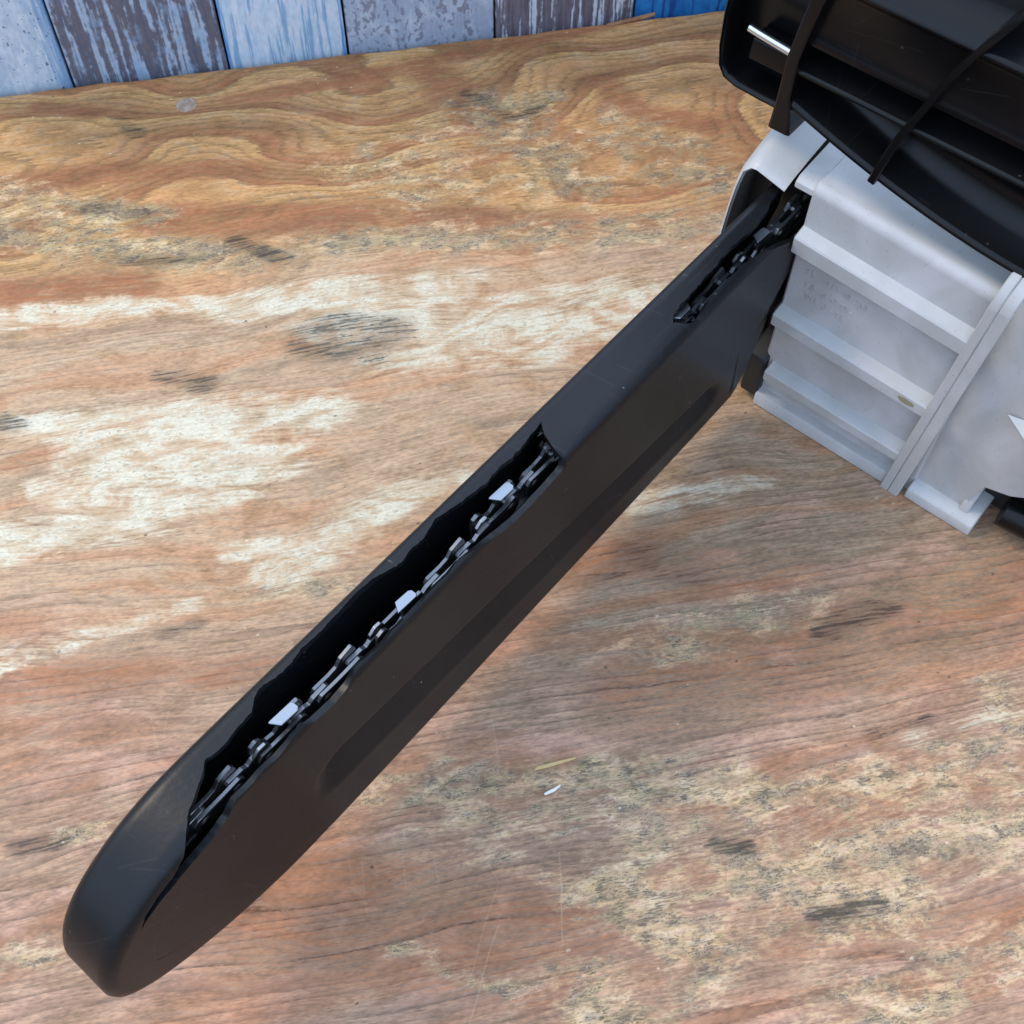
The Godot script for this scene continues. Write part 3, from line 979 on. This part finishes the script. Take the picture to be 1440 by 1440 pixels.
# a flat-topped rib that follows a path of (y, z) with half widths and the depth of its top
func rib_mesh(path: Array, half: Array, top: Array) -> ArrayMesh:
	var rows := []
	for i in path.size():
		var t: Vector2 = (path[mini(i + 1, path.size() - 1)] - path[maxi(i - 1, 0)]).normalized()
		var across := Vector2(-t.y, t.x)
		var col := []
		for q in [[-1.0, 14.0], [-1.0, 0.35], [-0.75, 0.0], [0.75, 0.0], [1.0, 0.35], [1.0, 14.0]]:
			var p: Vector2 = path[i] + across * half[i] * q[0]
			col.append(Vector3(top[i] + q[1], p.x, p.y))
		rows.append(col)
	var st := new_st()
	for j in 5:
		st.set_smooth_group(j)
		var strip := []
		for r in rows:
			strip.append([r[j], r[j + 1]])
		var h := [Vector3(0, 0, -1), Vector3(-1, 0, -1), Vector3(-1, 0, 0), Vector3(-1, 0, 1), Vector3(0, 0, 1)]
		var first: Vector3 = rows[0][4] - rows[0][1]
		var hint: Vector3 = h[j]
		if hint.z != 0.0:
			hint = first.normalized() * hint.z + Vector3(hint.x, 0, 0)
		sheet(st, strip, func(_p: Vector3) -> Vector3: return hint)
	st.set_smooth_group(-1)
	for e in [0, rows.size() - 1]:
		var r: Array = rows[e]
		var d: Vector3 = (rows[0][2] - rows[1][2]) if e == 0 else (rows[-1][2] - rows[-2][2])
		for k in 4:
			facing(st, r[0], r[k + 1], r[mini(k + 2, 5)], d)
	st.generate_normals()
	return st.commit()


func build_bar_and_chain(saw: Node3D) -> void:
	var zc := 1.5
	# guide bar: a long plate with a rounded nose
	var outline := [24, 33, 24, 71.2]
	outline.append_array(arc(Vector2(-236, 52.1), 19.1, 90, 270, 18))
	part("guide_bar", prism_mesh(v2(outline), zc - 1.1, zc + 1.1, 0.2), M.steel, saw)
	var rivets := new_st()
	var chain := MeshInstance3D.new()
	chain.name = "chain"
	chain.position = Vector3(0, 0.7, 0) * S
	saw.add_child(chain)
	# one of each link, then copies along the bar
	var drive := prism_mesh(rounded(v2([-6.2, 71.4, -6.4, 76.6, -5.6, 77.35, -1.4, 77.1, 0.0, 76.2, 1.4, 77.1, 5.6, 77.35, 6.4, 76.6, 6.2, 71.4, 2.0, 66.5, -2.0, 66.5]), 0.5), -0.64, 0.64, 0.15)
	var strap := prism_mesh(rounded(v2([-7.6, 72.0, -7.6, 75.9, -6.2, 77.3, -1.6, 77.0, 1.6, 77.0, 6.2, 77.3, 7.6, 75.9, 7.6, 72.0, 5.0, 70.6, 1.8, 71.6, -1.8, 71.6, -5.0, 70.6]), 0.7), 0.66, 1.75, 0.15)
	# a strap with a raised ramp
	var ramp := prism_mesh(rounded(v2([-7.3, 72.0, -7.3, 75.9, -6.2, 77.3, -1.6, 77.0, 1.0, 77.4, 2.6, 79.4, 6.6, 80.3, 7.4, 78.2, 7.4, 72.0, 5.0, 70.6, 1.8, 71.6, -1.8, 71.6, -5.0, 70.6]), 0.6), -1.75, -0.66, 0.15)
	# cutter: side plate with the depth gauge at the leading end, then the angled top plate
	var side := rounded(v2([-7.0, 71.6, -7.0, 76.6, -6.4, 79.6, -4.6, 80.3, -3.2, 79.2, -2.2, 76.6, 0.2, 76.0, 2.0, 77.4, 2.4, 81.2, 8.8, 80.6, 9.6, 77.6, 9.0, 71.6, 5.2, 70.6, 1.8, 71.6, -1.8, 71.6, -5.0, 70.6]), 0.7)
	var cutter := {}
	for s in [-1.0, 1.0]:
		var cs := new_st()
		prism(cs, side, minf(0.66 * s, 1.75 * s), maxf(0.66 * s, 1.75 * s), straight, 0.15)
		cutter[s] = cs.commit()
	var plate := {}
	for s in [-1.0, 1.0]:
		var ps := new_st()
		# outline of the top plate seen from above, x along the bar and z across; its leading edge is cut at an angle
		var out := v2([0.7, -1.5, 2.5, 1.3, 7.4, 1.3, 8.2, 0.7, 8.2, -0.9, 7.6, -1.5]) if s < 0.0 else v2([1.2, 1.75, 3.0, -1.0, 7.4, -0.9, 8.2, -0.3, 8.2, 1.2, 7.6, 1.75])
		prism(ps, rounded(out, 0.35, 3), 0.0, 0.75, func(p: Vector3) -> Vector3: return Vector3(p.x, 81.3 + p.z - 0.10 * (p.x - 1.6), p.y), 0.14)
		plate[s] = ps.commit()
	var bump := prism_mesh(rounded(v2([-3.0, 75.0, -2.4, 78.6, -0.4, 80.2, 1.6, 80.0, 2.6, 77.8, 2.8, 75.0]), 0.8), -0.55, 0.55, 0.2)
	var s := 1.0
	for n in range(-1, 7):
		var x0 := -214.6 + 38.1 * n
		var z: float = zc + [0.0, 0.1, 0.7, -0.7, -0.9, -1.0, -1.0, -1.0][n + 1]
		if n == -1:
			z = zc
		if n >= 0:
			s = -1.0 if n % 2 == 0 else 1.0
			var cut := part("cutter", cutter[s], M.links, chain, Vector3(x0 + 6.0, 0, z))
			cut.set_meta("label", "cutter link with a bright angled top plate")
			part("top_plate", plate[s], M.bright, chain, Vector3(x0 + 5.2, 0, z + 0.1))
			part("tie_strap", strap, M.links, chain, Vector3(x0 + 6.8, 0, z - 2.41 if s > 0.0 else z))
			part("depth_bumper", bump, M.rivet, chain, Vector3(x0 + 1.2, 0, z - 0.75 * s))
		part("drive_link", drive, M.links, chain, Vector3(x0 + 16.3, 0, z))
		part("tie_strap", ramp, M.links, chain, Vector3(x0 + 25.6, 0, z))
		part("tie_strap", strap, M.links, chain, Vector3(x0 + 25.6, 0, z))
		part("drive_link", drive, M.links, chain, Vector3(x0 + 35.2, 0, z))
		for rx in [2.2, 11.6, 21.0, 30.6]:
			var hub := PackedVector2Array()
			for k in 14:
				hub.append(Vector2(x0 + rx, 74.0) + Vector2.from_angle(TAU * k / 14.0) * 1.7)
			prism(rivets, hub, z - 2.1, z + 2.1, straight, 0.3)
	chain.mesh = rivets.commit()
	chain.material_override = M.rivet


# ---------------------------------------------------------------- bar cover
const COVER_X := -135.0
const COVER_N := 420

var cover_p := PackedVector2Array()
var cover_n := PackedVector2Array()
var cover_d := PackedFloat32Array()
var cover_l := PackedFloat32Array()


func curve_through(list: Array) -> PackedVector2Array:
	var p := v2(list)
	var out := PackedVector2Array()
	for i in p.size() - 1:
		var a := p[i - 1] if i > 0 else 2.0 * p[0] - p[1]
		var d := p[i + 2] if i + 2 < p.size() else 2.0 * p[-1] - p[-2]
		for k in 12:
			out.append(p[i].cubic_interpolate(p[i + 1], a, d, k / 12.0))
	out.append(p[-1])
	return out


func resampled(line: PackedVector2Array, count: int) -> PackedVector2Array:
	var total := 0.0
	for i in line.size() - 1:
		total += line[i].distance_to(line[i + 1])
	var out := PackedVector2Array()
	var seg := 0
	var gone := 0.0
	for k in count + 1:
		var want := total * k / count
		while seg < line.size() - 2 and gone + line[seg].distance_to(line[seg + 1]) < want:
			gone += line[seg].distance_to(line[seg + 1])
			seg += 1
		out.append(line[seg].lerp(line[seg + 1], clampf((want - gone) / line[seg].distance_to(line[seg + 1]), 0.0, 1.0)))
	return out


func half_thick(x: float) -> float:
	return 8.6 - 1.2 * (x + 260.0) / 256.0


# the long shallow groove pressed into both faces
func groove(p: Vector2) -> float:
	var a := Vector2(-197.0, 48.5)
	var b := Vector2(-40.0, 32.5)
	var q := Geometry2D.get_closest_point_to_segment(p, a, b)
	var w := lerpf(9.0, 6.8, (q.x + 197.0) / 157.0)
	var up_down := clampf((p.y - q.y) / w, -1.0, 1.0)
	return (1.5 + 1.7 * up_down) * (1.0 - ss(0.62, 1.22, p.distance_to(q) / w))


# a point of the shell: j runs along the rim from the body over the nose and back, s across it from the left face (minus) to the right face (plus)
func shell_point(j: int, s: float, off: float) -> Vector3:
	var p := cover_p[j]
	var n := cover_n[j]
	var h := half_thick(p.x)
	var f := h - R_EDGE
	var a := absf(s)
	var sg := signf(s)
	var into := 0.0
	var z := a
	var nn := 0.0
	var nz := 0.0
	if a <= f:
		nn = 1.0
	elif a - f < R_EDGE * PI * 0.5:
		var t := (a - f) / R_EDGE
		into = R_EDGE * (1.0 - cos(t))
		z = f + R_EDGE * sin(t)
		nn = cos(t)
		nz = sin(t)
	else:
		into = R_EDGE + a - f - R_EDGE * PI * 0.5
		z = h
		nz = 1.0
	into += off * nn
	z -= off * nz
	var q := p + n * into
	var flat := clampf((into - off * nn - R_EDGE) / 2.0, 0.0, 1.0)
	if flat > 0.0:
		z -= groove(q) * flat
	return Vector3(q.x - COVER_X, q.y, sg * z)


func along(pairs: Array, l: float) -> float:
	for k in range(0, pairs.size() - 2, 2):
		if l <= pairs[k + 2]:
			return lerpf(pairs[k + 1], pairs[k + 3], clampf((l - pairs[k]) / maxf(0.01, pairs[k + 2] - pairs[k]), 0.0, 1.0))
	return pairs[-1]


func build_bar_cover() -> void:
	var upper := [-270.6, 51, -269.9, 58, -266.6, 66.5, -260.5, 74, -252, 79.8, -243, 83.6, -232, 85.6, -215, 86, -180, 86, -140, 86, -100, 86, -60, 86, -30, 86, -4, 86, 9, 86]
	var under := [-270.6, 51, -269.6, 46.4, -266.2, 41.2, -259.5, 35.2, -248.5, 28.9, -239, 25.0, -228, 21.8, -216, 19.8, -187, 18.4, -130, 17.2, -70, 15.9, -24, 15.2, -18.5, 16.2, -14.5, 20.5, -9.5, 32.0, -7.5, 40, -7.0, 46]
	var up := resampled(curve_through(upper), COVER_N)
	var low := resampled(curve_through(under), COVER_N)
	for k in COVER_N:
		cover_p.append(up[COVER_N - k])
	cover_p.append_array(low)
	var total := cover_p.size()
	var length := 0.0
	for k in COVER_N:
		length += up[k].distance_to(up[k + 1])
	for j in total:
		var t := (cover_p[mini(j + 2, total - 1)] - cover_p[maxi(j - 2, 0)]).normalized()
		cover_n.append(Vector2(-t.y, t.x))
		cover_d.append(lerpf(13.0, 6.0, ss(-40.0, 150.0, j - COVER_N)))
		cover_l.append(2.23 + length * (COVER_N - j) / COVER_N)
	# both torn openings: distance from the nose along the rim, then where the tear runs across it
	var tear_left := [29, 12.2, 35, 10.2, 41, 10.1, 46, 10.4, 50, 9.0, 53, 7.0, 57, 3.5, 61, 1.4, 65, -0.5, 68, -2.7, 70, -2.1, 73, -2.0, 76, -2.5, 82, -3.0, 85, -5.2, 88, -5.8, 90, -5.0, 93, -4.5, 96, -4.6, 100, -5.5, 105, -5.0, 110, -5.4, 117, -5.9, 123, -5.6, 126, -4.5, 131, -3.1, 135, -4.0, 139, -3.6, 141, -4.1, 145, -5.0, 148, -4.5, 153, -3.5, 157, -3.0, 161, -2.5, 166, -3.0, 170, -2.5, 174, -2.5, 178, -3.1, 183.5, -3.7]
	var tear_right := [29, 12.2, 33, 11.8, 38, 12.6, 43, 13.6, 48, 13.9, 54, 14.4, 58, 13.8, 62.5, 12.2, 64.5, 10.2, 66, 8.7, 70, 9.3, 74, 8.6, 79, 9.3, 84, 8.1, 87, 8.2, 90, 9.8, 96, 10.6, 100, 9.7, 102.5, 8.2, 104, 7.0, 107, 7.1, 113, 7.8, 117, 7.1, 124, 7.4, 130, 7.0, 136.5, 7.1, 139, 6.4, 143, 7.1, 149, 8.6, 155, 10.9, 159, 11.9, 165, 12.1, 171, 11.8, 177, 11.0, 178.6, 10.2, 179.2, 6.6, 179.0, 4.2, 180.0, 2.2, 181.0, -0.4, 183.5, -3.7]
	var mouth_left := [232, 2.5, 234, 1.2, 238, 0.4, 242, 0.5, 251, -0.2, 256, -0.2, 262, -1.2, 269, -0.8, 276, -0.4, 284, -1.4, 288, -3.2, 301, -3.6]
	var mouth_right := [232, 2.5, 233.5, 5.2, 236, 6.6, 238.5, 7.6, 241, 6.3, 245, 5.4, 252, 5.0, 261, 5.0, 267, 6.0, 272, 7.6, 277, 10.0, 288, 16.0, 301, 17.0]
	var rough := noise(77, 0.24, 2, 0.5)
	var s0 := PackedFloat32Array()
	var s1 := PackedFloat32Array()
	for j in total:
		var l := cover_l[j]
		var a := 3.0
		var b := 3.0
		if j <= COVER_N:
			for pair in [[tear_left, tear_right], [mouth_left, mouth_right]]:
				if l > pair[0][0] and l < pair[0][-2]:
					var edge := minf(1.0, minf(l - pair[0][0], pair[0][-2] - l) / 2.0)
					a = along(pair[0], l) + rough.get_noise_1d(l * 1.6) * 0.28 * edge
					b = maxf(a, along(pair[1], l) + rough.get_noise_1d(l * 1.6 + 500.0) * 0.22 * edge)
				elif l <= pair[0][0] and pair[0] == tear_left and l > 4.0:
					a = lerpf(3.0, 12.2, ss(4.0, 29.0, l))
					b = a
				elif pair[0] == tear_left and l >= 183.5 and l < 200.0:
					a = lerpf(-3.7, 3.0, ss(183.5, 200.0, l))
					b = a
		s0.append(a)
		s1.append(b)
	var outer := new_st()
	var across := 30
	var smax := func(j: int) -> float: return half_thick(cover_p[j].x) - R_EDGE + R_EDGE * PI * 0.5 + cover_d[j] - R_EDGE
	var center := Vector2(-135, 52)
	for skin in 2:
		var off := 0.0 if skin == 0 else 1.7
		var flip := 1.0 if skin == 0 else -1.0
		outer.set_smooth_group(skin)
		for part_side in 2:
			var rows := []
			for j in total:
				var from: float = -smax.call(j) if part_side == 0 else s1[j]
				var to: float = s0[j] if part_side == 0 else smax.call(j)
				var col := []
				for k in across + 1:
					col.append(shell_point(j, lerpf(from, to, float(k) / across), off))
				rows.append(col)
			for j in total - 1:
				for k in across:
					var a: Vector3 = rows[j][k]
					var b: Vector3 = rows[j][k + 1]
					var c: Vector3 = rows[j + 1][k + 1]
					var d: Vector3 = rows[j + 1][k]
					var n2 := cover_n[j]
					var mid_z := (a.z + c.z) * 0.5
					var hint := Vector3(-n2.x, -n2.y, 0) * 0.35 + Vector3(0, 0, mid_z / half_thick(cover_p[j].x)).normalized() * pow(absf(mid_z) / half_thick(cover_p[j].x), 3.0)
					facing(outer, a, b, c, hint * flip)
					facing(outer, a, c, d, hint * flip)
		# the flat faces between the upper and the lower rim
		for face in [-1.0, 1.0]:
			var rows := []
			for k in range(0, COVER_N + 1, 2):
				var ja := COVER_N - k
				var jb := COVER_N + k
				var a := shell_point(ja, face * smax.call(ja), off)
				var b := shell_point(jb, face * smax.call(jb), off)
				var col := []
				for m in 61:
					var p := a.lerp(b, m / 60.0)
					if m > 0 and m < 60:
						p.z = face * (half_thick(p.x + COVER_X) - off - groove(Vector2(p.x + COVER_X, p.y)))
					col.append(p)
				rows.append(col)
			sheet(outer, rows, func(_p: Vector3) -> Vector3: return Vector3(0, 0, face * flip))
	# the broken edges of the plastic
	outer.set_smooth_group(2)
	for j in COVER_N:
		if s1[j] - s0[j] > 0.02 or s1[j + 1] - s0[j + 1] > 0.02:
			for e in 2:
				var sa: float = s0[j] if e == 0 else s1[j]
				var sb: float = s0[j + 1] if e == 0 else s1[j + 1]
				var a := shell_point(j, sa, 0.0)
				var b := shell_point(j + 1, sb, 0.0)
				var c := shell_point(j + 1, sb, 1.7)
				var d := shell_point(j, sa, 1.7)
				var hint := shell_point(j, sa + (0.5 if e == 0 else -0.5), 0.0) - a
				facing(outer, a, b, c, hint)
				facing(outer, a, c, d, hint)
	outer.generate_normals()
	var cover := thing("bar_cover", "black plastic guide bar cover torn open along its top edge, lying diagonally from the saw", "bar cover", saw_frame(Vector3(COVER_X, 0, 0)))
	part("shell", outer.commit(), M.cover, cover)
	# frayed flakes at the ends of the tears
	var rng := RandomNumberGenerator.new()
	rng.seed = 8
	var flakes := new_st()
	for q in [[182, -2.0], [181, 0.5], [180, 2.5], [179, 5.0], [180, 8.0], [233, 1.5], [235, 3.0], [232, 4.0], [237, 5.5], [240, 4.5]]:
		var base := shell_point(int(COVER_N - (q[0] - 2.23) * COVER_N / 298.2), q[1], 0.6)
		for k in 3:
			var p := base + Vector3(rng.randf_range(-2.0, 0.6), rng.randf_range(-1.6, 0.3), rng.randf_range(-0.8, 0.8))
			var a := p + Vector3(rng.randf_range(-1.8, -0.5), rng.randf_range(-1.2, 0.5), rng.randf_range(-0.5, 0.5))
			var b := p + Vector3(rng.randf_range(-0.4, 0.4), rng.randf_range(-0.5, 0.3), rng.randf_range(0.4, 1.0))
			var top := p + Vector3(0.1, 0.35, 0.2)
			for f in [[p, a, b], [p, a, top], [a, b, top], [b, p, top]]:
				var nn: Vector3 = (f[0] - f[2]).cross(f[0] - f[1]).normalized()
				tri_n(flakes, f[0], f[1], f[2], nn, nn, nn)
	part("frayed_edge", flakes.commit(), M.cover, cover).set_meta("kind", "stuff")


# ---------------------------------------------------------------- small things lying about
func build_bits() -> void:
	var turn := Basis(Vector3.UP, deg_to_rad(11.3))
	var chip := new_st()
	prism(chip, v2([-2.6, -0.4, -1.2, -0.25, 0.6, 0.0, 2.5, 0.9, 2.6, 1.5, 0.8, 1.0, -1.4, 0.6, -2.7, 0.2]), 0.0, 0.5, func(p: Vector3) -> Vector3: return Vector3(p.x, p.z + 0.05 + 0.02 * p.x * p.x, -p.y), 0.12)
	var c := thing("wood_chip", "small white sliver of wood lying on the table in front of the bar cover", "wood chip", Transform3D(turn * Basis(Vector3.UP, 0.1), turn * Vector3(35, 0.1, -111) * S))
	part("chip", chip.commit(), plain(Color(0.72, 0.68, 0.6), 0.7), c)
	var straw := new_st()
	prism(straw, rounded(v2([-6.5, -0.5, -2.0, -0.6, 4.0, -0.2, 6.4, 0.0, 6.4, 0.5, 1.0, 0.6, -5.0, 0.4]), 0.25), 0.0, 0.5, func(p: Vector3) -> Vector3: return Vector3(p.x, p.z + 0.05, -p.y), 0.12)
	var w := thing("wood_splinter", "thin yellow splinter of wood lying along the grain beyond the white sliver", "wood splinter", Transform3D(turn * Basis(Vector3.UP, 0.06), turn * Vector3(37, 0.1, -119) * S))
	part("sliver", straw.commit(), plain(Color(0.52, 0.36, 0.16), 0.75), w)
